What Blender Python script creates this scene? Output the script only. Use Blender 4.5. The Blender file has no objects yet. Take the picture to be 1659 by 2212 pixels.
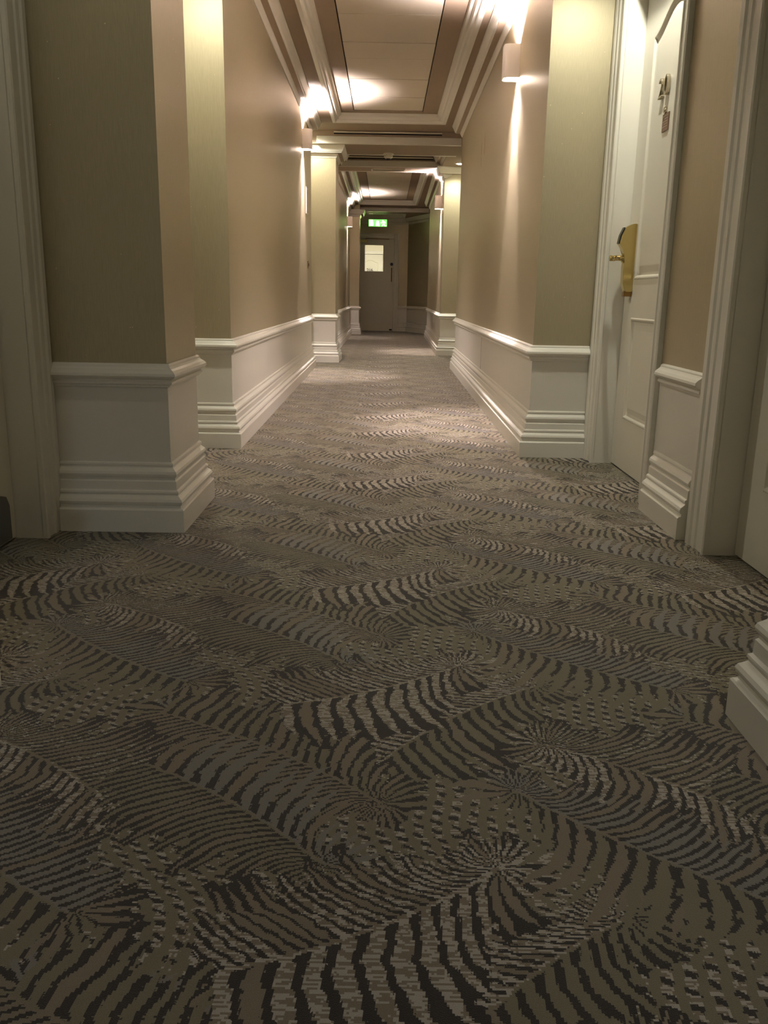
import bpy, bmesh, math, random
from mathutils import Vector, Matrix
random.seed(7)
C = bpy.context.scene.collection
SC = bpy.context.scene
PI = math.pi

# ------------------------------------------------------------------ camera, world, lights, exposure
H = 0.85
cam = bpy.data.cameras.new('camera'); co = bpy.data.objects.new('camera', cam); C.objects.link(co)
cam.sensor_fit = 'HORIZONTAL'; cam.sensor_width = 36.0; cam.lens = 36.0*1860.0/1659.0
cam.clip_start = 0.02; cam.clip_end = 100
Xc = Vector((0.999998178, 0.000466675, -0.00185075)); Dc = Vector((-0.00190868, 0.24450119, -0.96964711)); Zc = Vector((0, 0.96964888, 0.24450163))
# rows Xc,Dc,Zc: world axes in the unrolled camera frame (right, up, back)
M = Matrix(((Xc[0], Xc[1], Xc[2]), (Dc[0], Dc[1], Dc[2]), (Zc[0], Zc[1], Zc[2])))   # camera vector -> world
roll = Matrix.Rotation(-math.atan2(.0174, .99985), 3, 'Z')
# unrolled frame axes expressed by the real camera axes: right_img=(.99985,.0174 down), up tilts right
R3 = M @ Matrix.Rotation(math.atan2(.0174, .99985), 3, 'Z')
co.matrix_world = Matrix.Translation((0, 0, H)) @ R3.to_4x4()
SC.camera = co

w = bpy.data.worlds.new('world'); SC.world = w; w.use_nodes = True
w.node_tree.nodes['Background'].inputs[0].default_value = (0.75, 0.8, 1.0, 1)
w.node_tree.nodes['Background'].inputs[1].default_value = 0.0
SC.view_settings.view_transform = 'Standard'; SC.view_settings.look = 'None'
SC.view_settings.exposure = 0.88; SC.view_settings.gamma = 1.0; SC.view_settings.use_curve_mapping = False
SC.cycles.max_bounces = 10; SC.cycles.diffuse_bounces = 7; SC.cycles.sample_clamp_indirect = 6.0
SC.cycles.use_denoising = True

WARM = (1.0, 0.845, 0.825); CFL = (1.0, 0.97, 0.80); WHITE = (1.0, 0.96, 0.90)
P_UP, P_DOWN, P_SPILL = 600.0, 170.0, 75.0       # sconce lamps (W)
P_CEIL = 95.0                      # ceiling downlights
P_BACK = 17.0                       # unseen fill lamp added behind the camera
P_FAR = 48.0                       # lobby behind the fire door

# ------------------------------------------------------------------ helpers
def obj(name, bm, mats, parent=None, label=None, cat=None, group=None, kind=None, smooth=False):
    me = bpy.data.meshes.new(name)
    bmesh.ops.recalc_face_normals(bm, faces=bm.faces[:])
    bm.to_mesh(me); bm.free()
    for m in (mats if isinstance(mats, (list, tuple)) else [mats]): me.materials.append(m)
    if smooth:
        for p in me.polygons: p.use_smooth = True
    o = bpy.data.objects.new(name, me); C.objects.link(o)
    if parent: o.parent = parent
    if label: o['label'] = label
    if cat: o['category'] = cat
    if group: o['group'] = group
    if kind: o['kind'] = kind
    return o

def empty(name, loc, label=None, cat=None, group=None, kind=None, rotz=0):
    o = bpy.data.objects.new(name, None); C.objects.link(o)
    o.location = loc; o.rotation_euler = (0, 0, rotz); o.empty_display_size = .05
    if label: o['label'] = label
    if cat: o['category'] = cat
    if group: o['group'] = group
    if kind: o['kind'] = kind
    return o

def box(bm, x0, x1, y0, y1, z0, z1, bev=0.0, mat=0):
    vs = [bm.verts.new(p) for p in ((x0,y0,z0),(x1,y0,z0),(x1,y1,z0),(x0,y1,z0),(x0,y0,z1),(x1,y0,z1),(x1,y1,z1),(x0,y1,z1))]
    fs = []
    for q in ((0,3,2,1),(4,5,6,7),(0,1,5,4),(1,2,6,5),(2,3,7,6),(3,0,4,7)):
        f = bm.faces.new([vs[i] for i in q]); f.material_index = mat; fs.append(f)
    if bev > 0:
        es = list({e for f in fs for e in f.edges})
        bmesh.ops.bevel(bm, geom=es, offset=bev, segments=2, affect='EDGES', profile=.6)

def cyl(bm, p0, p1, r0, r1=None, n=16, caps=True):
    r1 = r0 if r1 is None else r1
    p0, p1 = Vector(p0), Vector(p1); d = (p1-p0).normalized()
    a = d.orthogonal().normalized(); b = d.cross(a)
    A = [bm.verts.new(p0+(a*math.cos(2*PI*i/n)+b*math.sin(2*PI*i/n))*r0) for i in range(n)]
    B = [bm.verts.new(p1+(a*math.cos(2*PI*i/n)+b*math.sin(2*PI*i/n))*r1) for i in range(n)]
    for i in range(n): bm.faces.new((A[i], A[(i+1)%n], B[(i+1)%n], B[i]))
    if caps: bm.faces.new(A[::-1]); bm.faces.new(B)

def lathe(bm, c, axis, prof, n=24):
    axis = Vector(axis).normalized(); a = axis.orthogonal().normalized(); b = axis.cross(a); c = Vector(c)
    rings = []
    for r, h in prof:
        if r < 1e-6: rings.append([bm.verts.new(c+axis*h)])
        else: rings.append([bm.verts.new(c+axis*h+(a*math.cos(2*PI*i/n)+b*math.sin(2*PI*i/n))*r) for i in range(n)])
    for A, B in zip(rings, rings[1:]):
        for i in range(n):
            q = [A[i%len(A)], A[(i+1)%len(A)], B[(i+1)%len(B)], B[i%len(B)]]
            u = []
            for v in q:
                if v not in u: u.append(v)
            if len(u) > 2: bm.faces.new(u)

def tube(bm, pts, r, n=10):
    for p, q in zip(pts, pts[1:]): cyl(bm, p, q, r, n=n)
    for p in pts[1:-1]:
        bmesh.ops.create_icosphere(bm, subdivisions=2, radius=r, matrix=Matrix.Translation(p))

def prism(bm, pts, f0, f1):
    """pts 2-D outline; f0/f1 map (a,b) to 3-D for the two ends"""
    A = [bm.verts.new(f0(*p)) for p in pts]; B = [bm.verts.new(f1(*p)) for p in pts]; n = len(pts)
    for i in range(n): bm.faces.new((A[i], A[(i+1)%n], B[(i+1)%n], B[i]))
    bm.faces.new(A[::-1]); bm.faces.new(B)

def sweep(bm, path, prof, side=1, loop=False, closed=True, fmap=None, caps=True, pm=None):
    """path: 2-D points; prof: (offset to the given side, height); mitred joints"""
    fmap = fmap or (lambda a, b, h: (a, b, h))
    n = len(path); P = [Vector(p) for p in path]
    nr = []
    for i in range(n if loop else n-1):
        d = (P[(i+1)%n]-P[i]).normalized(); nr.append(Vector((d.y, -d.x))*side)
    rows = []
    for i in range(n):
        if loop: a, b = nr[i-1], nr[i]
        else: a, b = nr[max(i-1, 0)], nr[min(i, n-2)]
        m = (a+b)/(1+a.dot(b)) if a.dot(b) > -.99 else a
        rows.append([bm.verts.new(fmap(P[i].x+m.x*o, P[i].y+m.y*o, h)) for o, h in prof])
    k = len(prof)
    for i in range(n if loop else n-1):
        A, B = rows[i], rows[(i+1)%n]
        for j in range(k if closed else k-1):
            f = bm.faces.new((A[j], A[(j+1)%k], B[(j+1)%k], B[j]))
            if pm and j in pm: f.material_index = pm[j]
    if caps and closed and not loop:
        bm.faces.new(rows[0]); bm.faces.new(rows[-1][::-1])

# ------------------------------------------------------------------ materials
def mat(name):
    m = bpy.data.materials.new(name); m.use_nodes = True
    nt = m.node_tree; b = nt.nodes['Principled BSDF']
    return m, nt, b
def lin(c):
    return tuple(((x/255)/12.92 if x/255 <= .04045 else (((x/255)+.055)/1.055)**2.4) for x in c) + (1,)
class N:
    """small math-node writer"""
    def __init__(s, nt): s.nt = nt
    def v(s, x, sock):
        if isinstance(x, (int, float)): sock.default_value = x
        else: s.nt.links.new(x, sock)
    def m(s, op, a, b=None, c=None, clamp=False):
        n = s.nt.nodes.new('ShaderNodeMath'); n.operation = op; n.use_clamp = clamp
        s.v(a, n.inputs[0])
        if b is not None: s.v(b, n.inputs[1])
        if c is not None: s.v(c, n.inputs[2])
        return n.outputs[0]
    def mix(s, f, a, b):
        n = s.nt.nodes.new('ShaderNodeMix'); n.data_type = 'RGBA'
        s.v(f, n.inputs[0])
        for x, k in ((a, 6), (b, 7)):
            if isinstance(x, tuple): n.inputs[k].default_value = x
            else: s.nt.links.new(x, n.inputs[k])
        return n.outputs[2]
    def noise(s, vec, scale, detail=2, rough=.5):
        n = s.nt.nodes.new('ShaderNodeTexNoise'); s.nt.links.new(vec, n.inputs['Vector'])
        n.inputs['Scale'].default_value = scale; n.inputs['Detail'].default_value = detail; n.inputs['Roughness'].default_value = rough
        return n.outputs[0]
    def mapping(s, vec, scale):
        n = s.nt.nodes.new('ShaderNodeMapping'); s.nt.links.new(vec, n.inputs[0]); n.inputs['Scale'].default_value = scale
        return n.outputs[0]
    def pos(s):
        return s.nt.nodes.new('ShaderNodeNewGeometry').outputs['Position']
    def bump(s, h, strength, dist, bsdf):
        n = s.nt.nodes.new('ShaderNodeBump'); n.inputs['Strength'].default_value = strength; n.inputs['Distance'].default_value = dist
        s.nt.links.new(h, n.inputs['Height']); s.nt.links.new(n.outputs[0], bsdf.inputs['Normal'])

def paint(name, col, rough=.4, spec=.5, bump=.06, dirt=0.0):
    m, nt, b = mat(name); n = N(nt); p = n.pos()
    ns = n.noise(p, 9, 3)
    c = n.mix(n.m('MULTIPLY', ns, .35), lin(col), tuple(x*.86 for x in lin(col)[:3])+(1,))
    nt.links.new(c, b.inputs['Base Color']); b.inputs['Roughness'].default_value = rough
    b.inputs['Specular IOR Level'].default_value = spec
    n.bump(n.noise(p, 160, 3), bump, .002, b)
    return m

def simple(name, col, rough=.5, metal=0.0, spec=.5, emit=None, es=1.0):
    m, nt, b = mat(name); n = N(nt)
    ns = n.noise(n.pos(), 60, 2)
    c = n.mix(n.m('MULTIPLY', ns, .25), lin(col), tuple(x*.85 for x in lin(col)[:3])+(1,))
    nt.links.new(c, b.inputs['Base Color'])
    b.inputs['Roughness'].default_value = rough; b.inputs['Metallic'].default_value = metal; b.inputs['Specular IOR Level'].default_value = spec
    if emit:
        b.inputs['Emission Color'].default_value = emit+(1,) if len(emit) == 3 else emit
        b.inputs['Emission Strength'].default_value = es
    return m

M_white = paint('white_gloss_paint', (224, 221, 212), .32)
M_trim = paint('white_trim_paint', (230, 227, 218), .3)
M_door = paint('white_door_paint', (226, 222, 210), .34)
M_taupe = paint('taupe_ceiling_paint', (158, 140, 122), .7, .3)
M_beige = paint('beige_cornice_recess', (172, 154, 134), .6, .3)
M_board = paint('cream_board_paint', (222, 212, 196), .55, .3)
M_sconce = paint('white_plaster_shade', (232, 226, 220), .5)
M_brass = simple('polished_brass', (212, 192, 132), .2, 1.0)
M_grille2 = simple('dark_bronze_numeral', (60, 54, 46), .5)
M_closer = simple('pale_gold_lacquer', (245, 230, 165), .4, 0.0)
M_brassd = simple('aged_brass', (150, 118, 70), .3, 1.0)
M_black = simple('black_plastic', (22, 20, 20), .35)
M_dark = simple('dark_gap', (12, 10, 8), .9)
M_chrome = simple('nickel_numeral', (190, 180, 160), .22, 1.0)
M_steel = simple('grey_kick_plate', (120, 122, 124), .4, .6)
M_sign = simple('brown_notice_card', (120, 92, 78), .5)
M_signlt = simple('pale_print', (190, 170, 150), .5)
M_blue = simple('navy_disc', (22, 24, 60), .35)
M_plastic = simple('white_plastic', (225, 220, 205), .4)
M_grille = simple('grey_grille', (140, 126, 110), .5)
M_lens = simple('lamp_lens', (255, 240, 225), .4, emit=(1.0, .82, .70), es=45.0)
M_lensc = simple('downlight_lens', (255, 245, 210), .4, emit=(1.0, .93, .70), es=25.0)
M_signg = simple('exit_sign_green', (40, 170, 60), .4, emit=(.12, .85, .10), es=1.5)
M_signw = simple('exit_sign_white', (250, 250, 200), .4, emit=(1.0, 1.0, .42), es=4.5)
M_farwall = paint('far_lobby_cream', (236, 230, 214), .5)

def wallpaper():
    m, nt, b = mat('olive_silk_wallpaper'); n = N(nt); p = n.pos()
    st = n.noise(n.mapping(p, (420, 420, 18)), 1, 3, .6)          # vertical silk strands
    c = n.mix(st, lin((162, 153, 128)), lin((192, 182, 155)))
    vo = nt.nodes.new('ShaderNodeTexVoronoi'); nt.links.new(n.mapping(p, (26, 26, 26)), vo.inputs['Vector']); vo.inputs['Scale'].default_value = 1
    fl = n.m('LESS_THAN', vo.outputs['Distance'], .045)
    rn = n.m('GREATER_THAN', n.noise(p, 31, 0), .56)
    fl = n.m('MULTIPLY', fl, rn)
    c = n.mix(fl, c, lin((250, 240, 215)))
    nt.links.new(c, b.inputs['Base Color'])
    b.inputs['Metallic'].default_value = .5
    b.inputs['Specular IOR Level'].default_value = .45
    nt.links.new(n.m('MULTIPLY_ADD', st, .16, .34), b.inputs['Roughness'])
    n.bump(n.m('ADD', st, n.m('MULTIPLY', fl, 2)), .25, .001, b)
    return m
M_paper = wallpaper()

# ---- carpet: layered palm fronds on a 1.09 x 0.747 m repeat
TX, TY = 1.09, 0.747
def frond_group():
    g = bpy.data.node_groups.new('frond', 'ShaderNodeTree')
    ins = ['X', 'Y', 'Cx', 'Cy', 'Dx', 'Dy', 'L', 'Curve', 'N', 'NR', 'WL', 'WR', 'A', 'GapL', 'GapR', 'Seed']
    for i in ins: g.interface.new_socket(i, in_out='INPUT', socket_type='NodeSocketFloat')
    for o_ in ('Leaf', 'Any', 'Side', 'Rand'): g.interface.new_socket(o_, in_out='OUTPUT', socket_type='NodeSocketFloat')
    gi = g.nodes.new('NodeGroupInput'); go = g.nodes.new('NodeGroupOutput'); I = {k: gi.outputs[k] for k in ins}
    n = N(g); m = n.m
    dx = m('WRAP', m('SUBTRACT', I['X'], I['Cx']), TX/2, -TX/2)
    dy = m('WRAP', m('SUBTRACT', I['Y'], I['Cy']), TY/2, -TY/2)
    u = m('ADD', m('ADD', m('MULTIPLY', dx, I['Dx']), m('MULTIPLY', dy, I['Dy'])), m('MULTIPLY', I['L'], .5))
    v = m('SUBTRACT', m('MULTIPLY', dy, I['Dx']), m('MULTIPLY', dx, I['Dy']))
    t = m('DIVIDE', u, I['L'], clamp=True)
    v = m('SUBTRACT', v, m('MULTIPLY', m('MULTIPLY', t, m('SUBTRACT', 1, t)), m('MULTIPLY', I['Curve'], 4)))
    av = m('ABSOLUTE', v); v2 = m('MULTIPLY', v, v)
    lu = m('SUBTRACT', I['L'], u)
    r0 = m('SQRT', m('ADD', m('MULTIPLY', u, u), v2)); r1 = m('SQRT', m('ADD', m('MULTIPLY', lu, lu), v2))
    side = m('GREATER_THAN', v, 0)
    ph0 = m('ARCTAN2', av, u)
    s = m('MULTIPLY', m('ADD', r0, u), .5)
    s = m('SUBTRACT', s, m('MULTIPLY', I['A'], av))
    s = m('SUBTRACT', s, m('MULTIPLY', ph0, .075))
    s = m('ADD', s, m('MULTIPLY', v2, 1.2))
    nv = g.nodes.new('ShaderNodeCombineXYZ'); g.links.new(u, nv.inputs[0]); g.links.new(v, nv.inputs[1]); g.links.new(I['Seed'], nv.inputs[2])
    wb = n.noise(nv.outputs[0], 7, 1)
    s = m('ADD', s, m('MULTIPLY', m('SUBTRACT', wb, .5), .05))
    NN = m('ADD', m('MULTIPLY', side, I['N']), m('MULTIPLY', m('SUBTRACT', 1, side), I['NR']))
    q = m('MULTIPLY', s, NN); fq = m('FLOOR', q); fr = m('FRACT', q)
    wn = g.nodes.new('ShaderNodeTexWhiteNoise'); wn.noise_dimensions = '2D'
    cx = g.nodes.new('ShaderNodeCombineXYZ'); g.links.new(fq, cx.inputs[0]); g.links.new(I['Seed'], cx.inputs[1])
    g.links.new(m('ADD', I['Seed'], m('MULTIPLY', side, 3.7)), cx.inputs[2])
    ad = g.nodes.new('ShaderNodeVectorMath'); ad.operation = 'ADD'; g.links.new(cx.outputs[0], ad.inputs[0]); 
    cy2 = g.nodes.new('ShaderNodeCombineXYZ'); g.links.new(m('MULTIPLY', side, 17.3), cy2.inputs[1]); g.links.new(cy2.outputs[0], ad.inputs[1])
    g.links.new(ad.outputs[0], wn.inputs['Vector']); rnd = wn.outputs['Value']
    ex = m('MAXIMUM', m('MAXIMUM', m('MULTIPLY', u, -1), m('MULTIPLY', lu, -1)), 0)
    d = m('SQRT', m('ADD', v2, m('MULTIPLY', ex, ex)))
    W = m('ADD', m('MULTIPLY', side, I['WL']), m('MULTIPLY', m('SUBTRACT', 1, side), I['WR']))
    ts = m('MULTIPLY_ADD', m('DIVIDE', s, I['L'], clamp=True), 2, -1)
    ts2 = m('MULTIPLY', ts, ts)
    ln = m('MULTIPLY', W, m('SUBTRACT', 1, m('MULTIPLY', m('MULTIPLY', ts2, ts2), .45)))
    ln = m('MULTIPLY', ln, m('MULTIPLY_ADD', rnd, .28, .80))
    x = m('DIVIDE', d, ln)
    hw = m('MULTIPLY', m('SUBTRACT', 1, m('POWER', x, 3)), m('MINIMUM', m('MULTIPLY_ADD', x, .7, .20), m('MULTIPLY_ADD', rnd, .10, .29)))
    stripe = m('LESS_THAN', m('ABSOLUTE', m('SUBTRACT', fr, .5)), hw)
    inside = m('MULTIPLY', m('LESS_THAN', x, 1), m('LESS_THAN', s, I['L']))
    ra = m('LESS_THAN', d, .0038)
    leaf = m('MAXIMUM', m('MULTIPLY', stripe, inside), ra)
    G = m('ADD', m('MULTIPLY', side, I['GapL']), m('MULTIPLY', m('SUBTRACT', 1, side), I['GapR']))
    gap = m('MULTIPLY', m('LESS_THAN', s, I['L']), m('LESS_THAN', x, m('MULTIPLY', G, m('MULTIPLY_ADD', rnd, .5, .75))))
    g.links.new(leaf, go.inputs['Leaf']); g.links.new(m('MAXIMUM', leaf, gap), go.inputs['Any'])
    g.links.new(side, go.inputs['Side']); g.links.new(rnd, go.inputs['Rand'])
    return g

def carpet():
    m_, nt, b = mat('palm_frond_carpet'); n = N(nt); m = n.m; p = n.pos()
    sp = nt.nodes.new('ShaderNodeSeparateXYZ'); nt.links.new(p, sp.inputs[0])
    T = .0034                                           # tuft size
    def snap(x): return m('MULTIPLY', m('FLOOR', m('DIVIDE', x, T)), T)
    wob = n.noise(p, 55, 1)
    ys = snap(sp.outputs[1])
    xs = snap(m('ADD', sp.outputs[0], m('MULTIPLY', m('FRACT', m('MULTIPLY', ys, 7919.0)), .004)))
    X = m('ADD', xs, m('MULTIPLY', m('SUBTRACT', wob, .5), .010)); Y = m('ADD', ys, m('MULTIPLY', m('SUBTRACT', wob, .5), .008))
    # tuft scale noise
    cb = nt.nodes.new('ShaderNodeCombineXYZ'); nt.links.new(xs, cb.inputs[0]); nt.links.new(ys, cb.inputs[1])
    row = n.noise(n.mapping(cb.outputs[0], (38, 300, 1)), 1, 2, .6)      # weave rows running across the hall
    hv = n.noise(p, 700, 1)
    dark = lin((64, 58, 54)); mid = lin((146, 139, 116)); tan = lin((154, 142, 122)); light = lin((204, 196, 184)); grey = lin((150, 146, 138))
    lt = n.mix(m('GREATER_THAN', row, .50), tan, light)
    lt2 = n.mix(m('GREATER_THAN', row, .56), mid, light)
    G = frond_group()
    def fr(h, e, curve, Nn, NR, WL, WR, A, GL, GR, seed):
        L = math.hypot(e[0]-h[0], e[1]-h[1]); g = nt.nodes.new('ShaderNodeGroup'); g.node_tree = G
        vals = dict(Cx=(h[0]+e[0])/2, Cy=(h[1]+e[1])/2, Dx=(e[0]-h[0])/L, Dy=(e[1]-h[1])/L, L=L, Curve=curve, N=Nn, NR=NR, WL=WL, WR=WR, A=A, GapL=GL, GapR=GR, Seed=seed)
        for k, v in vals.items(): g.inputs[k].default_value = v
        nt.links.new(X, g.inputs['X']); nt.links.new(Y, g.inputs['Y'])
        return g.outputs
    # ground: rows of small dashes between dark and light
    def stripes(ax, ay, wv, f, duty):
        q = m('ADD', m('MULTIPLY', X, ax), m('MULTIPLY', Y, ay))
        q = m('ADD', q, m('MULTIPLY', m('SINE', m('MULTIPLY', Y, 2*PI*2/TY)), wv))
        return m('LESS_THAN', m('FRACT', m('MULTIPLY', q, f)), duty)
    s1 = stripes(.35, .94, .02, 52, .42); s2 = stripes(.95, .30, .03, 34, .5)
    col = n.mix(s1, lt, dark)
    col = n.mix(s2, col, mid)
    spec = [   # hub, end, curve, leaflets per m left/right, leaf reach left/right, lean, dark gap left/right, seed, left colour, right colour
        ((.66, 1.64), (1.00, 1.38), .02, 42, 30, .17, .21, .35, .8, .7, 11, grey, mid),
        ((.36, 1.79), (.00, 1.44), -.03, 28, 52, .20, .17, .45, .85, .75, 1, mid, lt),
        ((.004, 1.317), (-.451, 1.632), -.025, 54, 32, .17, .20, .45, .75, .8, 2, tan, mid),
        ((.328, 1.524), (.66, 1.27), .02, 52, 36, .20, .17, .45, .85, .85, 3, lt2, lt),
        ((-.08, 1.147), (-.43, 1.43), -.02, 50, 27, .19, .20, .4, .8, .38, 4, mid, grey),
        ((.66, 1.04), (.42, 1.20), .01, 34, 44, .17, .17, .4, .6, .85, 7, mid, tan),
        ((.19, 1.148), (-.20, .93), .025, 24, 50, .22, .17, .45, .85, .85, 5, lt, lt),
        ((.245, 1.36), (.655, 1.035), -.02, 50, 27, .16, .22, .35, .8, .38, 6, grey, mid),
    ]
    for (h, e, cv, Nn, NR, WL, WR, A, GL, GR, sd, cl, cr) in spec:
        o = fr(h, e, cv, Nn, NR, WL, WR, A, GL, GR, sd)
        lc = n.mix(o['Side'], cr, cl)
        lc = n.mix(m('GREATER_THAN', o['Rand'], .80), lc, tan)
        fc = n.mix(o['Leaf'], dark, lc)
        col = n.mix(o['Any'], col, fc)
    # pile tone variation
    v = m('MULTIPLY_ADD', hv, .5, .46)
    vv = nt.nodes.new('ShaderNodeMix'); vv.data_type = 'RGBA'; vv.blend_type = 'MULTIPLY'; vv.inputs[0].default_value = 1
    nt.links.new(col, vv.inputs[6]); cc = nt.nodes.new('ShaderNodeCombineColor')
    for i in range(3): nt.links.new(v, cc.inputs[i])
    nt.links.new(cc.outputs[0], vv.inputs[7])
    nt.links.new(vv.outputs[2], b.inputs['Base Color'])
    b.inputs['Roughness'].default_value = .95; b.inputs['Specular IOR Level'].default_value = .12
    b.inputs['Sheen Weight'].default_value = .25; b.inputs['Sheen Roughness'].default_value = .5
    n.bump(hv, .5, .003, b)
    return m_
M_carpet = carpet()

def glass():
    m, nt, b = mat('door_glass'); nt.nodes.remove(b)
    t = nt.nodes.new('ShaderNodeBsdfTransparent'); t.inputs[0].default_value = (.93, .95, .93, 1)
    g = nt.nodes.new('ShaderNodeBsdfGlossy'); g.inputs['Roughness'].default_value = .03
    f = nt.nodes.new('ShaderNodeFresnel'); f.inputs[0].default_value = 1.45
    x = nt.nodes.new('ShaderNodeMixShader'); nt.links.new(f.outputs[0], x.inputs[0]); nt.links.new(t.outputs[0], x.inputs[1]); nt.links.new(g.outputs[0], x.inputs[2])
    nt.links.new(x.outputs[0], nt.nodes['Material Output'].inputs[0])
    return m
M_glass = glass()

# ------------------------------------------------------------------ walls
ZT = 2.95      # walls run up behind the ceiling
ZD = .535      # change from painted wainscot to wallpaper, behind the dado rail
LW = [(-.885,-3.6), (-.885,1.70), (-1.19,1.70), (-1.19,3.06), (-.767,3.06), (-.767,3.535), (-1.19,3.535), (-1.19,4.82), (-.848,4.82),
      (-.88,10.47), (-1.22,10.47), (-1.22,11.20), (-.638,11.20), (-.638,11.80), (-1.2,11.80), (-1.2,13.0), (-.77,13.0), (-.79,19.30), (-.59,19.30), (-.59,19.82), (-1.2,19.82), (-1.2,21.2)]
RW = [(.785,-3.6), (.785,1.62), (1.12,1.62), (1.12,4.70), (.793,4.70), (.838,10.55), (1.2,10.55), (1.2,12.85), (.795,12.85), (.868,18.60), (1.45,18.60), (1.45,18.75), (.50,21.2)]
def sub(path, i, j, a=None, b=None):
    q = [Vector(p) for p in path[i:j+1]]
    if a is not None: q[0] = Vector(a)
    if b is not None: q[-1] = Vector(b)
    return [(p.x, p.y) for p in q]
TH = .09
# door openings: alcove walls
L_runs = [sub(LW, 0, 3, b=(-1.19, 1.98)), sub(LW, 2, len(LW)-1, a=(-1.19, 2.91))]
R_runs = [sub(RW, 0, 3, b=(1.12, 1.94)), [(1.12, 2.86), (1.12, 3.60)], sub(RW, 3, len(RW)-1)]
R_runs[2] = [(1.12, 4.54)] + sub(RW, 3, len(RW)-1)
L_runs[0] = [(-.885,-3.6), (-.885,1.70), (-1.19,1.70), (-1.19,1.98)]
R_runs[0] = [(.785,-3.6), (.785,1.62), (1.12,1.62), (1.12,1.92)]
L_runs[1] = [(-1.19,2.93)] + [tuple(p) for p in LW[3:]]
DH = 2.34      # door head

def wall(name, runs, side, heads):
    root = empty(name, (0, 0, 0), kind='structure')
    bm = bmesh.new()
    for r in runs: sweep(bm, r, [(0, ZD), (0, ZT), (-TH, ZT), (-TH, ZD)], side)
    for r in heads: sweep(bm, r, [(0, DH), (0, ZT), (-TH, ZT), (-TH, DH)], side)
    obj('wallpaper', bm, M_paper, root)
    bm = bmesh.new()
    for r in runs: sweep(bm, r, [(0, -.02), (0, ZD), (-TH, ZD), (-TH, -.02)], side)
    obj('wainscot', bm, M_white, root)
    return root
WL_ = wall('wall_left', L_runs, 1, [[(-1.19,1.98), (-1.19,2.93)]])
WR_ = wall('wall_right', R_runs, -1, [[(1.12,1.92), (1.12,2.86)], [(1.12,3.60), (1.12,4.54)]])

# end wall with fire-door opening (X -.78 .. .17), back wall behind the camera
DX0, DX1, DZ, YE = -.80, .17, 2.13, 21.2
root = empty('wall_end', (0, 0, 0), kind='structure')
bm = bmesh.new()
box(bm, DX1, .62, YE, YE+.12, ZD, ZT); box(bm, -1.3, DX0, YE, YE+.12, ZD, ZT); box(bm, DX0, DX1, YE, YE+.12, DZ, ZT)
obj('wallpaper', bm, M_paper, root)
bm = bmesh.new()
box(bm, DX1, .62, YE, YE+.12, -.02, ZD); box(bm, -1.3, DX0, YE, YE+.12, -.02, ZD)
obj('wainscot', bm, M_white, root)
bm = bmesh.new(); box(bm, -1.0, .9, -3.72, -3.6, -.02, ZT); obj('wall_back', bm, M_paper, kind='structure')

# ------------------------------------------------------------------ floor
bm = bmesh.new()
vs = [bm.verts.new(p) for p in ((-1.6,-3.7,0),(1.6,-3.7,0),(1.6,30.2,0),(-1.6,30.2,0))]
f = bm.faces.new(vs)
r = bmesh.ops.extrude_face_region(bm, geom=[f]); 
for v in [g for g in r['geom'] if isinstance(g, bmesh.types.BMVert)]: v.co.z -= .03
obj('floor', bm, M_carpet, kind='structure')

# ------------------------------------------------------------------ skirting, dado rail, cornice
BASE = [(-.005,.0), (.050,.0), (.050,.081), (.046,.086), (.038,.088), (.037,.096), (.043,.103), (.045,.111), (.041,.120), (.033,.127), (.027,.133), (.027,.137), (.030,.141),
        (.029,.147), (.022,.152), (.021,.182), (.016,.187), (.016,.194), (.022,.201), (.024,.209), (.021,.218), (.013,.226), (.008,.231), (.007,.236), (.010,.240), (.009,.246), (.003,.250), (-.005,.250)]
DADO = [(-.005,.518), (.009,.520), (.011,.528), (.019,.531), (.020,.539), (.015,.543), (.018,.548), (.029,.552), (.036,.560), (.035,.569), (.027,.578), (.018,.584), (.013,.590), (.012,.596), (.006,.602), (-.005,.602)]
def crown(S):
    return [(-.005,S-.138), (.006,S-.138), (.010,S-.130), (.024,S-.098), (.026,S-.090), (.071,S-.088), (.073,S-.080), (.082,S-.072), (.106,S-.018), (.111,S-.012), (.111,S+.004), (-.005,S+.004)]
def runs_obj(name, runs, prof, side, m=None):
    out = []
    for r in runs:
        bm = bmesh.new(); sweep(bm, r, prof, side)
        out.append(obj(name, bm, m or M_trim, kind='structure'))
    return out
cw = .165      # casing width
L_base = [[(-.885,-3.58), (-.885,1.70), (-1.19,1.70), (-1.19,1.86)],
          [(-1.19,2.91+.14), (-1.19,3.06)] + [tuple(p) for p in LW[4:21]]]
L_base[1] = [(-1.165,3.06)] + [tuple(p) for p in LW[4:21]] + [(-1.2, 21.15)]
R_base = [[(.785,-3.58), (.785,1.62), (1.12,1.62), (1.12,1.80)],
          [(1.12,2.84+cw+.02), (1.12,3.50)],
          [(1.095,4.70)] + [tuple(p) for p in RW[4:]] ]
R_base[2][-1] = (.52, 21.149)
for nm, pr in (('baseboard_left', BASE), ('trim_1', DADO)): runs_obj(nm, L_base, pr, 1)
for nm, pr in (('baseboard_right', BASE), ('trim_2', DADO)): runs_obj(nm, R_base, pr, -1)
# end wall, between door casing and splayed wall
for nm, pr in (('baseboard_end', BASE), ('trim_3', DADO)): runs_obj(nm, [[(.285,YE), (.51,YE)]], pr, 1)

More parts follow.
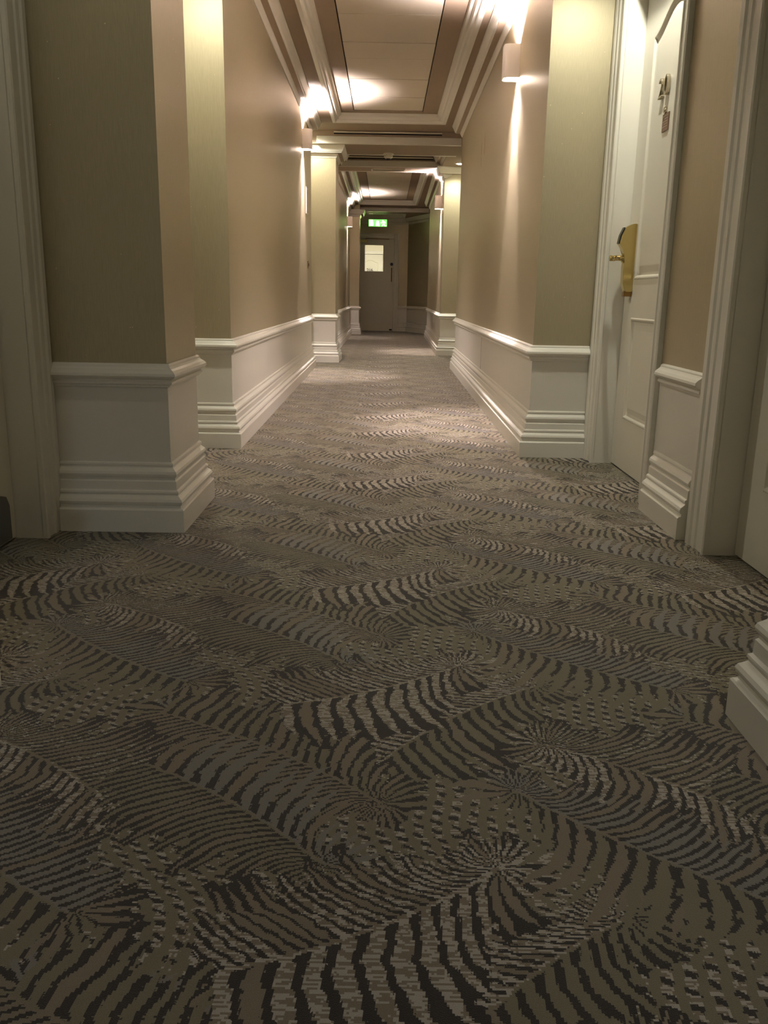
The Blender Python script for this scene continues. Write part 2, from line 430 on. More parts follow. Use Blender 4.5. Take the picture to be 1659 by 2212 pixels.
# ------------------------------------------------------------------ ceiling
S0, SA, SB = 2.59, 2.74, 2.70
Ur = .08       # tray rise
A0, A1 = 4.85, 11.06      # bay A
B0, B1 = 13.36, 19.66     # bay B
def slab(bm, x0, x1, y0, y1, z): box(bm, x0, x1, y0, y1, z, 2.98)
def ringslab(bm, X0, X1, Y0, Y1, x0, x1, y0, y1, z, zu):
    slab(bm, X0, X1, Y0, y0, z); slab(bm, X0, X1, y1, Y1, z); slab(bm, X0, x0, y0, y1, z); slab(bm, x1, X1, y0, y1, z)
TA = (-.625, .63, 5.35, 10.52); TB = (-.60, .62, 13.85, 19.22)
BA = (-.395, .375, 5.48, 10.30); BB = (-.365, .40, 14.0, 18.98)
ceil_root = empty('ceiling', (0, 0, 0), kind='structure')
bm = bmesh.new()
slab(bm, -1.35, 1.3, -3.7, A0, S0)
slab(bm, -1.35, 1.3, A1, 11.82, S0)                       # beam 1
slab(bm, -.66, .745, 11.82, 12.93, SA); slab(bm, -1.35, -.66, 11.82, 12.93, S0); slab(bm, .745, 1.3, 11.82, 12.93, S0)
slab(bm, -1.35, 1.3, 12.93, B0, S0)                       # beam 2
slab(bm, -1.35, 1.6, B1, 19.95, S0)                       # beam 3
ringslab(bm, -1.35, 1.3, A0, A1, *TA, SA, 0)
ringslab(bm, -1.35, 1.5, B0, B1, *TB, SB, 0)
# end lobby: ring and raised centre
ringslab(bm, -1.35, 1.6, 19.95, YE+.1, -.9, .40, 20.0, 20.95, S0, 0)
slab(bm, -.92, .42, 19.98, 20.97, S0+.10)
obj('soffit', bm, M_taupe, ceil_root)
def upper(T, B, S):
    bm = bmesh.new(); z = S+Ur; x0, x1, y0, y1 = T; a0, a1, b0, b1 = B
    for q in ((x0-.02, x1+.02, y0-.02, b0), (x0-.02, x1+.02, b1, y1+.02), (x0-.02, a0, b0, b1), (a1, x1+.02, b0, b1)): box(bm, q[0], q[1], q[2], q[3], z, z+.03)
    obj('tray_ceiling', bm, M_taupe, ceil_root)
    bm = bmesh.new(); box(bm, a0-.01, a1+.01, b0-.01, b1+.01, z+.035, z+.05); obj('tray_backing', bm, M_dark, ceil_root)
upper(TA, BA, SA); upper(TB, BB, SB)
def boards(B, S, joints):
    a0, a1, b0, b1 = B; js = [b0]+joints+[b1]
    for i, (y0, y1) in enumerate(zip(js, js[1:])):
        g0 = .010 if i == 0 else .006; g1 = .018 if i == len(js)-2 else .006
        bm = bmesh.new(); dz = random.uniform(-.0015, .0015)
        box(bm, a0+.010, a1-.008, y0+g0, y1-g1, S+Ur+.004+dz, S+Ur+.022, .002)
        obj('ceiling_board', bm, M_board, ceil_root)
boards(BA, SA, [6.21, 6.94, 7.67, 8.15, 8.88, 9.64])
boards(BB, SB, [14.77, 15.50, 16.14, 16.53, 17.27, 18.03])
def tray_prof(S):
    return [(-.012,S-.012), (.020,S-.012), (.028,S-.006), (.034,S+.010), (.040,S+.014), (.052,S+.016), (.056,S+.024), (.062,S+.044), (.076,S+.052), (.084,S+.056), (.088,S+.068), (.092,S+.086), (-.012,S+.086)]
def tray(T, S):
    x0, x1, y0, y1 = T; bm = bmesh.new()
    sweep(bm, [(x0,y0), (x0,y1), (x1,y1), (x1,y0)], tray_prof(S), 1, loop=True)
    obj('tray_moulding', bm, M_trim, ceil_root)
tray(TA, SA); tray(TB, SB)
bm = bmesh.new(); sweep(bm, [(-.9,20.0), (-.9,20.95), (.40,20.95), (.40,20.0)], [(-.01,S0-.012), (.03,S0-.012), (.05,S0+.03), (.09,S0+.09), (.09,S0+.11), (-.01,S0+.11)], 1, loop=True)
obj('tray_moulding', bm, M_trim, ceil_root)
# cornices
cr = []
def cornice(path, S, side):
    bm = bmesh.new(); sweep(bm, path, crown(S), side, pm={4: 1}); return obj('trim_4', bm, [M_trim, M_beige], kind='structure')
cornice([(-1.19,4.86), (-.848,4.86), (-.88,10.47), (-1.22,10.47), (-1.22, 11.04)], SA, 1)
cornice([(1.12,4.86), (.793,4.86), (.838,10.55), (1.2,10.55), (1.2, 11.04)], SA, -1)
cornice([(-1.22,11.20), (-.638,11.20), (-.638,11.80), (-1.2,11.80)], S0, 1)
cornice([(1.2,12.95), (.795,12.85), (.800,13.34)], S0, -1).data  # pier on the right
cornice([(-.77,13.37), (-.79,19.30), (-.79,19.64)], SB, 1)
cornice([(.8015,13.37), (.868,18.60), (1.35,18.60)], SB, -1)
cornice([(-.80,19.30), (-.59,19.30), (-.59,19.82), (-1.2,19.82)], S0, 1)
cornice([(1.45,18.75), (.50,21.2), (-1.2,21.2)], S0, -1)
cornice([(.785,-3.5), (.785,1.62), (1.12,1.62), (1.12,4.70), (.793,4.70), (.794,4.84)], S0, -1)
cornice([tuple(p) for p in [(-.885,-3.5)]+LW[1:9]], S0, 1)
# beam fascias (flared board along the foot of each beam)
def fascia(x0, x1, y, z0, h, sgn=-1):
    bm = bmesh.new()
    pr = [(.0, z0+h), (.014, z0+h), (.020, z0+h-.006), (.042, z0+.012), (.046, z0), (.0, z0)]
    A = [bm.verts.new((x0, y+sgn*o, z)) for o, z in pr]; B = [bm.verts.new((x1, y+sgn*o, z)) for o, z in pr]
    n = len(pr)
    for i in range(n): bm.faces.new((A[i], A[(i+1)%n], B[(i+1)%n], B[i]))
    bm.faces.new(A); bm.faces.new(B[::-1])
    for v in A:
        v.co.x += 0.0
    return obj('fascia', bm, M_trim, ceil_root)
fascia(-.86, .87, A1, S0-.001, .088); fascia(-.74, .86, 12.93, S0-.001, .088); fascia(-.76, .90, B1, S0-.001, .088)
fascia(-.86, .87, 11.82, S0-.001, .088, 1); fascia(-.8, .8, B0, S0-.001, .08, 1)
# cornice along the sides of the small recess between beams
for x, sg in ((.745, -1), (-.66, 1)):
    bm = bmesh.new(); sweep(bm, [(x, 11.83), (x, 12.92)], crown(SA), sg, pm={4: 1}); obj('recess_cornice', bm, [M_trim, M_beige], ceil_root)
# linear slot diffusers on the beam faces
def slot_vent(x0, x1, y, z, label):
    root = empty('linear_vent', ((x0+x1)/2, y, z), label, 'vent', 'slot vents on the beams')
    cx = (x0+x1)/2
    bm = bmesh.new(); box(bm, x0-cx, x1-cx, -.022, .0, .010, .024, .001); obj('blade', bm, M_plastic, root)
    bm = bmesh.new(); box(bm, x0-cx, x1-cx, -.004, .0, -.006, .010); obj('slot', bm, M_dark, root)
    bm = bmesh.new(); box(bm, x0-cx, x1-cx, -.010, .0, -.012, -.006, .001); obj('frame', bm, M_taupe, root)
slot_vent(-.655, .635, A1, SA-.035, 'long thin slot vent with white blade on the nearest ceiling beam')
slot_vent(-.60, .63, 12.93, SA-.04, 'long thin slot vent behind the smoke detector')
# grille under the second beam
g = empty('ceiling_grille', (0, 13.14, S0), 'small slatted grille under the second beam behind the smoke detector', 'vent')
bm = bmesh.new()
for a in ((-.24,.24,-.07,-.055), (-.24,.24,.055,.07), (-.24,-.225,-.055,.055), (.225,.24,-.055,.055)): box(bm, a[0], a[1], a[2], a[3], -.012, 0)
obj('frame', bm, M_plastic, g)
for i in range(5):
    bm = bmesh.new(); yy = -.044+i*.022; box(bm, -.225, .225, yy-.004, yy+.004, -.010, 0); obj('slat', bm, M_grille, g)
bm = bmesh.new(); box(bm, -.225, .225, -.055, .055, -.002, 0.0); obj('backing', bm, M_dark, g)

# smoke detector
g = empty('smoke_detector', (0, 11.70, S0), 'round white smoke detector hanging under the first ceiling beam', 'smoke detector')
bm = bmesh.new(); lathe(bm, (0,0,0), (0,0,-1), [(.066,0), (.066,.016), (.060,.020), (.0,.020)]); obj('base', bm, M_plastic, g, smooth=False)
bm = bmesh.new(); lathe(bm, (0,0,0), (0,0,-1), [(.054,.020), (.056,.040), (.048,.056), (.034,.062), (0,.062)]); obj('body', bm, M_plastic, g, smooth=True)
bm = bmesh.new(); lathe(bm, (0,0,0), (0,0,-1), [(.030,.060), (.030,.074), (.022,.082), (0,.084)]); obj('sensor_cage', bm, M_black, g, smooth=True)
bm = bmesh.new(); bmesh.ops.create_icosphere(bm, subdivisions=1, radius=.005, matrix=Matrix.Translation((-.042,-.036,-.034))); obj('indicator', bm, M_black, g)

# ------------------------------------------------------------------ doors
def casing_prof(wd):
    return [(0,0), (0,.016), (.006,.020), (.014,.020), (.020,.015), (wd*.45,.015), (wd*.50,.020), (wd*.60,.021), (wd*.66,.018), (wd*.72,.018), (wd*.78,.024), (wd-.008,.025), (wd,.020), (wd,0)]
def panel_outline(y0, y1, z0, z1, arch):
    pts = [(y0, z0), (y1, z0), (y1, z1)]
    if arch:
        n = 14
        for i in range(1, n):
            t = i/n; x = y1+(y0-y1)*t; pts.append((x, z1+arch*(.5-.5*math.cos(2*PI*t))))
    pts.append((y0, z1)); return pts
def inset(pts, d):
    n = len(pts); out = []
    for i in range(n):
        a, b, c = Vector(pts[i-1]), Vector(pts[i]), Vector(pts[(i+1)%n])
        d1 = (b-a).normalized(); d2 = (c-b).normalized(); n1 = Vector((-d1.y, d1.x)); n2 = Vector((-d2.y, d2.x))
        m = (n1+n2)/(1+n1.dot(n2)); out.append((b.x+m.x*d, b.y+m.y*d))
    return out
def leaf_mesh(W, Ht, panels, th=.044):
    """door leaf in local (s along width, out, z): face at out=0, panels sunk; front built as a filled face with moulded holes"""
    bm = bmesh.new()
    outer = [(0, .008), (W, .008), (W, Ht), (0, Ht)]
    edges = []
    def ringv(pts, o): return [bm.verts.new((p[0], o, p[1])) for p in pts]
    O = ringv(outer, 0); OB = ringv(outer, -th)
    for i in range(4): edges.append(bm.edges.new((O[i], O[(i+1)%4])))
    for P in panels:
        r0 = ringv(P, 0); n = len(P)
        for i in range(n): edges.append(bm.edges.new((r0[i], r0[(i+1)%n])))
        prev = r0
        for d, o in ((.006, .004), (.012, .003), (.020, -.007), (.030, -.010), (.034, -.010), (.060, -.002), (.064, -.0015)):
            q = ringv(inset(P, d), o)
            for i in range(n): bm.faces.new((prev[i], prev[(i+1)%n], q[(i+1)%n], q[i]))
            prev = q
        bm.faces.new(prev)
    bmesh.ops.triangle_fill(bm, use_beauty=True, use_dissolve=False, edges=edges)
    for i in range(4): bm.faces.new((O[i], OB[i], OB[(i+1)%4], O[(i+1)%4]))
    bm.faces.new(OB)
    return bm

def room_door(name, side, wx, y0, y1, wnear, wfar, fname):
    """door in a wall parallel to the corridor; side -1 left wall, +1 right. wall face at x=side*wx, opening y0..y1"""
    dx = side*(wx+.092)
    root = empty(name, (dx, (y0+y1)/2, 0), kind='structure')
    def loc(o):   # bring world-built parts under the root
        o.parent = root; o.matrix_parent_inverse = Matrix.Translation((-dx, -(y0+y1)/2, 0)); return o
    # lining and stops
    bm = bmesh.new(); xa, xb = sorted((side*(wx-.001), side*(wx+.14)))
    box(bm, xa, xb, y0-.03, y0, 0, DH); box(bm, xa, xb, y1, y1+.03, 0, DH); box(bm, xa, xb, y0, y1, DH-.004, DH+.03)
    loc(obj('jamb', bm, M_trim))
    # architrave legs and head
    for (ya, sg, wd) in ((y0, -1, wnear), (y1, 1, wfar)):
        bm = bmesh.new(); pr = casing_prof(wd)
        f = lambda o, t: None
        A = [bm.verts.new((side*(wx-t), ya+sg*o, 0)) for o, t in pr]; B = [bm.verts.new((side*(wx-t), ya+sg*o, DH+.0)) for o, t in pr]
        for i in range(len(pr)-1): bm.faces.new((A[i], A[i+1], B[i+1], B[i]))
        bm.faces.new(A); bm.faces.new(B)
        loc(obj('architrave', bm, M_trim))
    bm = bmesh.new(); pr = casing_prof(.13)
    A = [bm.verts.new((side*(wx-t), y0-wnear, DH+o)) for o, t in pr]; B = [bm.verts.new((side*(wx-t), y1+wfar, DH+o)) for o, t in pr]
    for i in range(len(pr)-1): bm.faces.new((A[i], A[i+1], B[i+1], B[i]))
    bm.faces.new(A); bm.faces.new(B)
    loc(obj('architrave', bm, M_trim))
    # leaf
    W = y1-y0-.008; st = .155
    pan = [panel_outline(st, W-st, .262, .762, 0), panel_outline(st, W-st, .942, 2.02, .09)]
    bm = leaf_mesh(W, DH-.006, pan)
    lf = obj('door_leaf', bm, M_door)
    # local s -> world y, out -> toward corridor
    me = lf.data
    for v in me.vertices:
        s, o, z = v.co; v.co = (-side*o + 0.0, (s-W/2), z)
    lf.parent = root
    return root, lf

D1, leaf1 = room_door('door_1', 1, 1.12, 3.62, 4.52, .088, cw, '')
D2, leaf2 = room_door('door_2', 1, 1.12, 1.94, 2.84, .12, cw, '')
D3, leaf3 = room_door('door_3', -1, 1.19, 2.00, 2.91, .12, .145, '')
# world position of the door face on the right wall: x = 1.212
def loc_to(o, root):
    o.parent = root; o.matrix_parent_inverse = Matrix.Translation(-root.location); return o
def extr_text(s, size, depth, m, name, thin=0):
    cu = bpy.data.curves.new(name, 'FONT'); cu.body = s; cu.size = size; cu.extrude = depth; cu.bevel_depth = .0012; cu.offset = thin
    cu.align_x = 'CENTER'; cu.align_y = 'CENTER'; cu.materials.append(m)
    o = bpy.data.objects.new(name, cu); C.objects.link(o)
    dg = bpy.context.evaluated_depsgraph_get(); me = bpy.data.meshes.new_from_object(o.evaluated_get(dg))
    bpy.data.objects.remove(o); o2 = bpy.data.objects.new(name, me); C.objects.link(o2); return o2
FX = 1.212
# numerals: face -X, reading direction toward -Y (as seen from the corridor)
Rn = Matrix(((0, 0, -1, 0), (-1, 0, 0, 0), (0, 1, 0, 0), (0, 0, 0, 1)))
for ch, yy in (('2', 4.160), ('0', 4.083)):
    o = extr_text(ch, .124, .006, M_chrome, 'numeral', -.0025)
    o.matrix_world = Matrix.Translation((FX-.0065, yy, 1.752)) @ Rn
    mw = o.matrix_world.copy(); o.parent = D1; o.matrix_parent_inverse = Matrix.Translation(-D1.location); o.matrix_basis = mw
bm = bmesh.new(); lathe(bm, (FX-.0, 4.09, 1.655), (-1,0,0), [(.016,0), (.016,.006), (.011,.010), (0,.010)], 20); loc_to(obj('spy_hole', bm, M_chrome, smooth=False), D1)
bm = bmesh.new(); box(bm, FX-.0035, FX+.001, 4.032, 4.118, 1.568, 1.640); loc_to(obj('door_notice', bm, M_sign), D1)
bm = bmesh.new()
for k in range(5): box(bm, FX-.0042, FX-.0035, 4.042, 4.108-(.02 if k % 2 else 0), 1.628-k*.011, 1.6305-k*.011)
loc_to(obj('notice_print', bm, M_signlt), D1)

# electronic brass lock
def lock(root, yc, sgn):
    fx = FX
    prof = [(0,.885), (.034,.885), (.040,.895), (.050,.925), (.052,1.00), (.050,1.035), (.052,1.062), (.066,1.090), (.080,1.112), (.072,1.150), (.056,1.184), (.040,1.196), (.018,1.204), (0,1.204)]
    bm = bmesh.new()
    prism(bm, prof, lambda a, z: (fx-a, yc-.024, z), lambda a, z: (fx-a, yc+.024, z))
    bmesh.ops.bevel(bm, geom=[e for e in bm.edges], offset=.002, segments=2, affect='EDGES')
    lk = loc_to(obj('lock_case', bm, M_brass), root)
    bm = bmesh.new(); rp = [(.057,1.186), (.061,1.188), (.077,1.152), (.0845,1.113), (.080,1.110), (.072,1.150)]
    prism(bm, rp, lambda a, z: (fx-a, yc-.019, z), lambda a, z: (fx-a, yc+.019, z))
    rd = obj('card_reader', bm, M_black, lk)
    bm = bmesh.new(); lathe(bm, (fx-.050, yc, 1.043), (-1,0,0), [(.022,0), (.022,.006), (.012,.012), (.011,.040), (.014,.044), (.014,.066), (0,.068)], 20)
    h = obj('lever_spindle', bm, M_brass, smooth=True); h.parent = lk
    bm = bmesh.new(); pts = [(fx-.106, yc, 1.043), (fx-.108, yc-.04, 1.044), (fx-.104, yc-.08, 1.045), (fx-.096, yc-.115, 1.043)]
    tube(bm, [Vector(p) for p in pts], .0095, 12); bmesh.ops.create_icosphere(bm, subdivisions=2, radius=.0095, matrix=Matrix.Translation(pts[-1]))
    h = obj('lever', bm, M_brass, smooth=True); h.parent = lk
    bm = bmesh.new(); box(bm, fx-.040, fx-.002, yc-.020, yc+.020, .862, .886, .003)
    h = obj('key_cover', bm, M_brassd); h.parent = lk
lock(D1, 4.405, 1); lock(D2, 2.055, 1)
# kick plate on the left door
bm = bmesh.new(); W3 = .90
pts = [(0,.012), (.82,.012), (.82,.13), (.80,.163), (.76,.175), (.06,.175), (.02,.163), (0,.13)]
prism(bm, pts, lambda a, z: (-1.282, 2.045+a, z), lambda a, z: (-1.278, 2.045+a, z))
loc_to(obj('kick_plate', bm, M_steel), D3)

# ---- fire door at the end
root = empty('door_4', ((DX0+DX1)/2, YE, 0), kind='structure')
FD = root
def fd(o): return loc_to(o, FD)
fy = YE+.03     # leaf face
gx0, gx1, gz0, gz1 = -.52, -.08, 1.385, 1.985
bm = bmesh.new()
x0, x1 = DX0+.006, DX1-.006
box(bm, x0, gx0, fy, fy+.044, .010, DZ-.005); box(bm, gx1, x1, fy, fy+.044, .010, DZ-.005)
box(bm, gx0, gx1, fy, fy+.044, .010, gz0); box(bm, gx0, gx1, fy, fy+.044, gz1, DZ-.005)
fd(obj('door_leaf', bm, M_door))
bm = bmesh.new(); box(bm, DX1-.022, DX1+.002, fy+.046, fy+.066, 0, DZ); box(bm, DX0-.002, DX0+.022, fy+.046, fy+.066, 0, DZ); box(bm, DX0, DX1, fy+.046, fy+.066, DZ-.02, DZ+.002); box(bm, DX0, DX1, fy+.046, fy+.066, -.005, .014)
fd(obj('door_stop', bm, M_trim))
bm = bmesh.new()
for q in ((gx0-.012, gx1+.012, gz0-.012, gz0+.004), (gx0-.012, gx1+.012, gz1-.004, gz1+.012), (gx0-.012, gx0+.004, gz0+.004, gz1-.004), (gx1-.004, gx1+.012, gz0+.004, gz1-.004)):
    box(bm, q[0], q[1], fy-.008, fy+.001, q[2], q[3])
fd(obj('glazing_bead', bm, M_door))
bm = bmesh.new(); box(bm, gx0, gx1, fy+.019, fy+.025, gz0, gz1); fd(obj('glass_pane', bm, M_glass))
bm = bmesh.new()
box(bm, DX1-.001, DX1+.03, YE-.001, YE+.12, 0, DZ+.03); box(bm, DX0-.03, DX0+.001, YE-.001, YE+.12, 0, DZ+.03); box(bm, DX0, DX1, YE-.001, YE+.12, DZ, DZ+.03)
fd(obj('jamb', bm, M_trim))
for (xa, sg) in ((DX1, 1), (DX0, -1)):
    bm = bmesh.new(); pr = casing_prof(.115)
    A = [bm.verts.new((xa+sg*o, YE-t, 0)) for o, t in pr]; B = [bm.verts.new((xa+sg*o, YE-t, DZ+.115)) for o, t in pr]
    for i in range(len(pr)-1): bm.faces.new((A[i], A[i+1], B[i+1], B[i]))
    bm.faces.new(A); bm.faces.new(B); fd(obj('architrave', bm, M_trim))
bm = bmesh.new(); pr = casing_prof(.115)
A = [bm.verts.new((DX0, YE-t, DZ+o)) for o, t in pr]; B = [bm.verts.new((DX1, YE-t, DZ+o)) for o, t in pr]
for i in range(len(pr)-1): bm.faces.new((A[i], A[i+1], B[i+1], B[i]))
bm.faces.new(A); bm.faces.new(B); fd(obj('architrave', bm, M_trim))
# closer: body, arm
bm = bmesh.new(); box(bm, -.72, -.465, fy-.062, fy, 2.035, 2.105, .008); fd(obj('door_closer', bm, M_closer))
bm = bmesh.new(); tube(bm, [Vector((-.50, fy-.045, 2.112)), Vector((-.48, fy-.15, 2.125)), Vector((.05, fy-.052, 2.120))], .007); fd(obj('closer_arm', bm, M_brassd))
# pull handle
bm = bmesh.new(); tube(bm, [Vector((.12, fy, 1.165)), Vector((.12, fy-.05, 1.165)), Vector((.12, fy-.05, 1.465)), Vector((.12, fy, 1.465))], .011, 12); fd(obj('pull_handle', bm, M_brassd, smooth=True))
bm = bmesh.new(); lathe(bm, (.12, fy, 1.555), (0,-1,0), [(.036,0), (.036,.003), (0,.003)], 28); fd(obj('fire_disc', bm, M_blue))
bm = bmesh.new(); box(bm, .085, .150, fy-.012, fy, .02, .055, .003); fd(obj('floor_bolt', bm, M_black))

# lobby behind the fire door
bm = bmesh.new()
box(bm, -1.6, -1.5, 21.33, 30, -.02, 2.9); box(bm, .5, .6, 21.33, 30, -.02, 2.9)
obj('wall_lobby_side', bm, M_farwall, kind='structure')
YB = 29.0
bm = bmesh.new(); box(bm, -1.5, -.96, YB, YB+.1, -.02, 2.9); box(bm, -.12, .5, YB, YB+.1, -.02, 2.9); box(bm, -.96, -.12, YB, YB+.1, 2.22, 2.9)
obj('wall_lobby', bm, M_farwall, kind='structure')
bm = bmesh.new(); box(bm, -1.6, .6, 21.33, 30, 2.7, 2.9); obj('ceiling_lobby', bm, M_farwall, kind='structure')
root5 = empty('door_5', (-.54, YB, 0), kind='structure')
bm = leaf_mesh(.83, 2.11, [panel_outline(.14, .69, .25, .75, 0), panel_outline(.14, .69, .92, 1.86, .09)])
lf = obj('door_leaf', bm, M_door)
for v in lf.data.vertices:
    s, o, z = v.co; v.co = (s-.415, -o+.03, z)
lf.parent = root5
bm = bmesh.new()
for q in ((-.42-.09, -.42, 0, 2.12), (.42, .42+.09, 0, 2.12), (-.51, .51, 2.12, 2.22)): box(bm, q[0], q[1], -.02, .1, q[2], q[3], .004)
obj('door_frame', bm, M_trim, root5)
for i, ch in enumerate('216'):
    o = extr_text(ch, .15, .006, M_grille2, 'numeral')
    o.matrix_world = Matrix.Translation((-.61+i*.068+.54, .0, 1.615)) @ Matrix.Rotation(PI/2, 4, 'X'); o.parent = root5
    o.location = (-.61+i*.068+.54, .022, 1.615)

# ------------------------------------------------------------------ exit sign above the end
g = empty('exit_sign', (-.215, 20.6, 2.43), 'lit green emergency exit sign with running man above the far door', 'sign')
bm = bmesh.new(); box(bm, -.215, .215, 0, .035, -.080, .088, .004); obj('sign_housing', bm, M_plastic, g)
bm = bmesh.new(); box(bm, -.205, .205, -.004, -.0005, -.072, .076); obj('sign_face', bm, M_signg, g)
bm = bmesh.new()
def fl(pts): prism(bm, pts, lambda a, z: (a, -.004, z), lambda a, z: (a, -.0065, z))
fl([(-.195,-.060), (-.105,-.060), (-.105,-.01), (-.115,.066), (-.195,.066)])       # doorway
fl([(-.045,-.060), (.040,-.060), (.018,.045), (-.010,.055), (-.028,.045)])          # arrow
# running man
fl([(.098,.045), (.108,.062), (.122,.062), (.128,.048), (.118,.036), (.104,.036)])
fl([(.112,.036), (.135,.040), (.150,.000), (.140,-.012), (.118,-.006)])
fl([(.135,.040), (.160,.030), (.178,.004), (.170,-.002), (.150,.018), (.132,.026)])
fl([(.112,.030), (.085,.012), (.066,.010), (.066,.000), (.090,.002), (.118,.014)])
fl([(.118,-.004), (.110,-.030), (.085,-.060), (.102,-.062), (.128,-.034), (.136,-.010)])
fl([(.134,-.008), (.150,-.024), (.160,-.046), (.194,-.050), (.192,-.060), (.150,-.058), (.126,-.020)])
obj('pictogram', bm, M_signw, g)
for sx in (-.12, .12):
    bm = bmesh.new(); cyl(bm, (sx, .018, .088), (sx, .018, S0+.10-2.43), .005, n=8); obj('hanging_rod', bm, M_plastic, g)
la = bpy.data.lights.new('sign_glow', 'AREA'); la.shape = 'RECTANGLE'; la.size = .4; la.size_y = .13; la.energy = .07; la.color = (.6, 1, .35)
lo = bpy.data.objects.new('sign_glow', la); C.objects.link(lo); lo.parent = g; lo.location = (0, -.012, 0); lo.rotation_euler = (PI/2, 0, 0)

# ------------------------------------------------------------------ wall sconces
def sconce(side, wx, y, zb, label, up=1.0, dn=1.0):
    """half-round up and down light; side +1 right wall"""
    root = empty('wall_sconce', (side*wx, y, zb), label, 'wall lamp', 'up and down wall lamps along the corridor')
    Hs, D, Wd = .190, .098, .062     # height, depth, half width
    out = [(0,-Wd)]
    n = 12
    for i in range(n+1):
        a = -PI/2+PI*i/n; r = .035
        ca, sa = math.cos(a), math.sin(a)
        out.append((D-r+r*ca, (Wd-r)*(1 if sa > 0 else -1)*(1 if abs(sa) > 1e-6 else 0)+r*sa))
    out.append((0, Wd))
    inn = [(max(a-.006, 0), b*(1-.006/Wd)) for a, b in out]
    bm = bmesh.new()
    rows = []
    for pts, z in ((out, 0), (out, Hs), (inn, Hs), (inn, 0)):
        rows.append([bm.verts.new((-side*(a+.0005), b, z)) for a, b in pts])
    k = len(out)
    for i in range(4):
        A, B = rows[i], rows[(i+1)%4]
        for j in range(k-1): bm.faces.new((A[j], A[j+1], B[j+1], B[j]))
    obj('shade', bm, M_sconce, root)
    for nm, z in (('upper_lens', Hs-.022), ('lower_lens', .004)):
        bm = bmesh.new(); prism(bm, [(a*.97, b*.97) for a, b in inn], lambda a, b: (-side*(a+.001), b, z), lambda a, b: (-side*(a+.001), b, z+.006))
        obj(nm, bm, M_lens, root)
    bm = bmesh.new(); box(bm, *sorted((-side*.0004, -side*.006)), -.045, .045, .03, Hs-.03); obj('back_plate', bm, M_plastic, root)
    for nm, z, rx, pw, ang, bl in (('up_lamp', Hs-.012, PI, P_UP*up, 2.5, .8), ('down_lamp', -.006, 0, P_DOWN*dn, .95, .7), ('spill_lamp', -.007, 0, P_SPILL*dn, 2.2, .7)):
        l = bpy.data.lights.new(nm, 'SPOT'); l.energy = pw; l.color = WARM; l.spot_size = ang; l.spot_blend = bl; l.shadow_soft_size = .02
        o = bpy.data.objects.new(nm, l); C.objects.link(o); o.parent = root; o.location = (-side*.045, 0, z); o.rotation_euler = (rx, 0, 0)
    return root
sconce(1, .803, 5.90, 2.172, 'white up and down wall lamp on the right wall, nearest the camera')
sconce(-1, .875, 9.40, 2.270, 'white up and down wall lamp on the left wall before the first pier')
sconce(1, .805, 13.62, 2.110, 'white up and down wall lamp on the right wall just past the second beam', .75, .8)
sconce(-1, .787, 17.85, 2.140, 'small distant white wall lamp on the left wall before the last pier', .4, .3)

# ------------------------------------------------------------------ ceiling downlights over the door alcoves
def downlight(x, y, z, label, pw):
    root = empty('downlight', (x, y, z), label, 'ceiling light', 'round downlights over the door alcoves')
    bm = bmesh.new(); lathe(bm, (0,0,0), (0,0,-1), [(.070,0), (.070,.006), (.050,.010), (.048,.0)], 24); obj('bezel', bm, M_plastic, root)
    bm = bmesh.new(); lathe(bm, (0,0,0), (0,0,-1), [(.048,.002), (.040,.012), (.02,.018), (0,.020)], 24); obj('lens', bm, M_lensc, root, smooth=True)
    l = bpy.data.lights.new('lamp', 'SPOT'); l.energy = pw; l.color = CFL; l.spot_size = 2.7; l.spot_blend = .5; l.shadow_soft_size = .045
    o = bpy.data.objects.new('lamp', l); C.objects.link(o); o.parent = root; o.location = (0, 0, -.024)
downlight(1.03, 3.95, S0, 'round downlight over the room door marked 20 on the right', P_CEIL*1.1)
downlight(-1.0, 4.18, S0, 'round downlight over the left recess behind the near pier', P_CEIL*.36)
downlight(.965, 12.42, S0, 'glowing round downlight in the right recess beyond the first beam', P_CEIL*.45)
downlight(-.98, 10.80, SA, 'round downlight over the left recess beside the tall pier', P_CEIL*.4)
downlight(-.85, 2.25, S0, 'added dim fill downlight over the left door recess nearest the camera', P_CEIL*.035)  # added fill lamp, brightens the front of the near left pier
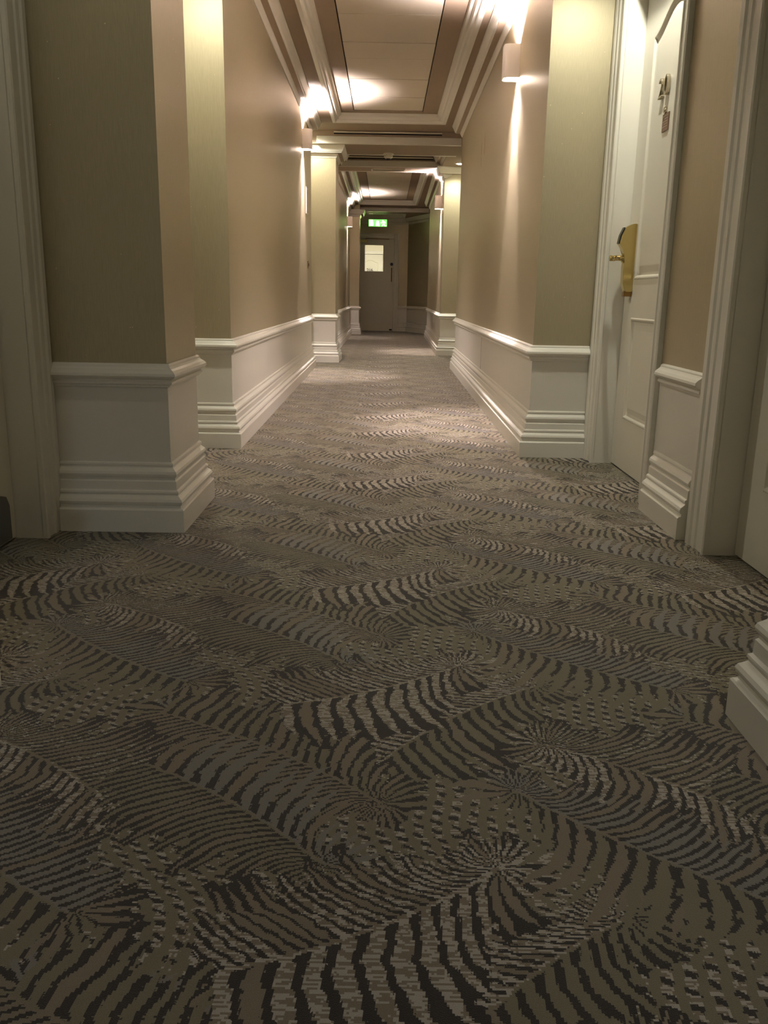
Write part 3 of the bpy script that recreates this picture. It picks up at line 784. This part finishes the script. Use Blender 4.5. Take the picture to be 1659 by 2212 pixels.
# panel lamps: added unseen fill behind the camera, lobby behind the fire door
def panel_light(name, x, y, z, pw, col, label):
    root = empty(name, (x, y, z), label, 'ceiling light')
    bm = bmesh.new(); box(bm, -.14, .14, -.14, .14, -.03, 0, .004); obj('frame', bm, M_plastic, root)
    bm = bmesh.new(); box(bm, -.125, .125, -.125, .125, -.034, -.03); obj('diffuser', bm, M_lensc, root)
    l = bpy.data.lights.new('lamp', 'AREA'); l.energy = pw; l.color = col; l.size = .25
    o = bpy.data.objects.new('lamp', l); C.objects.link(o); o.parent = root; o.location = (0, 0, -.036)
panel_light('unseen_panel', -.5, 26.5, 2.70, P_FAR, WHITE, 'square ceiling light in the bright lobby behind the far door')
panel_light('unseen_panel', 0.0, -3.25, S0, P_BACK, (.72, .82, 1.0), 'unseen square fill light added behind the camera')

# ------------------------------------------------------------------ small wall fittings
g = empty('wall_notice', (-.878, 9.86, 1.82), 'slim framed notice on the left wall under the lamp', 'notice')
bm = bmesh.new(); box(bm, 0, .007, -.10, .10, -.135, .135, .002); obj('frame', bm, M_plastic, g)
bm = bmesh.new(); box(bm, .0065, .008, -.088, .088, -.122, .122); obj('card', bm, M_signlt, g)
g = empty('wall_socket', (-.878, 9.98, 1.16), 'small brass switch plate on the left wall below the notice', 'switch')
bm = bmesh.new(); box(bm, 0, .008, -.04, .04, -.04, .04, .002); obj('plate', bm, M_brassd, g)
bm = bmesh.new(); box(bm, .008, .014, -.012, .012, -.015, .015, .002); obj('rocker', bm, M_black, g)
# hairline joints in the right-hand wainscot and lifted wallpaper seams
def jointX(y): return .793+(.838-.793)*(y-4.7)/(10.55-4.7)
bm = bmesh.new(); x = jointX(7.42); box(bm, x-.0012, x+.001, 7.418, 7.422, .252, .517); obj('wainscot_joint', bm, M_grille, WR_)
for (y, z0, z1) in ((7.86, 2.02, 2.19), (8.12, 1.96, 2.16)):
    bm = bmesh.new(); x = jointX(y); prism(bm, [(-.003, z0), (.003, z0+.02), (.004, (z0+z1)/2), (.001, z1), (-.002, (z0+z1)/2)], lambda a, b: (x-.0015, y+a*2, b), lambda a, b: (x+.0005, y+a*2, b))
    obj('paper_seam', bm, M_brassd, WR_)
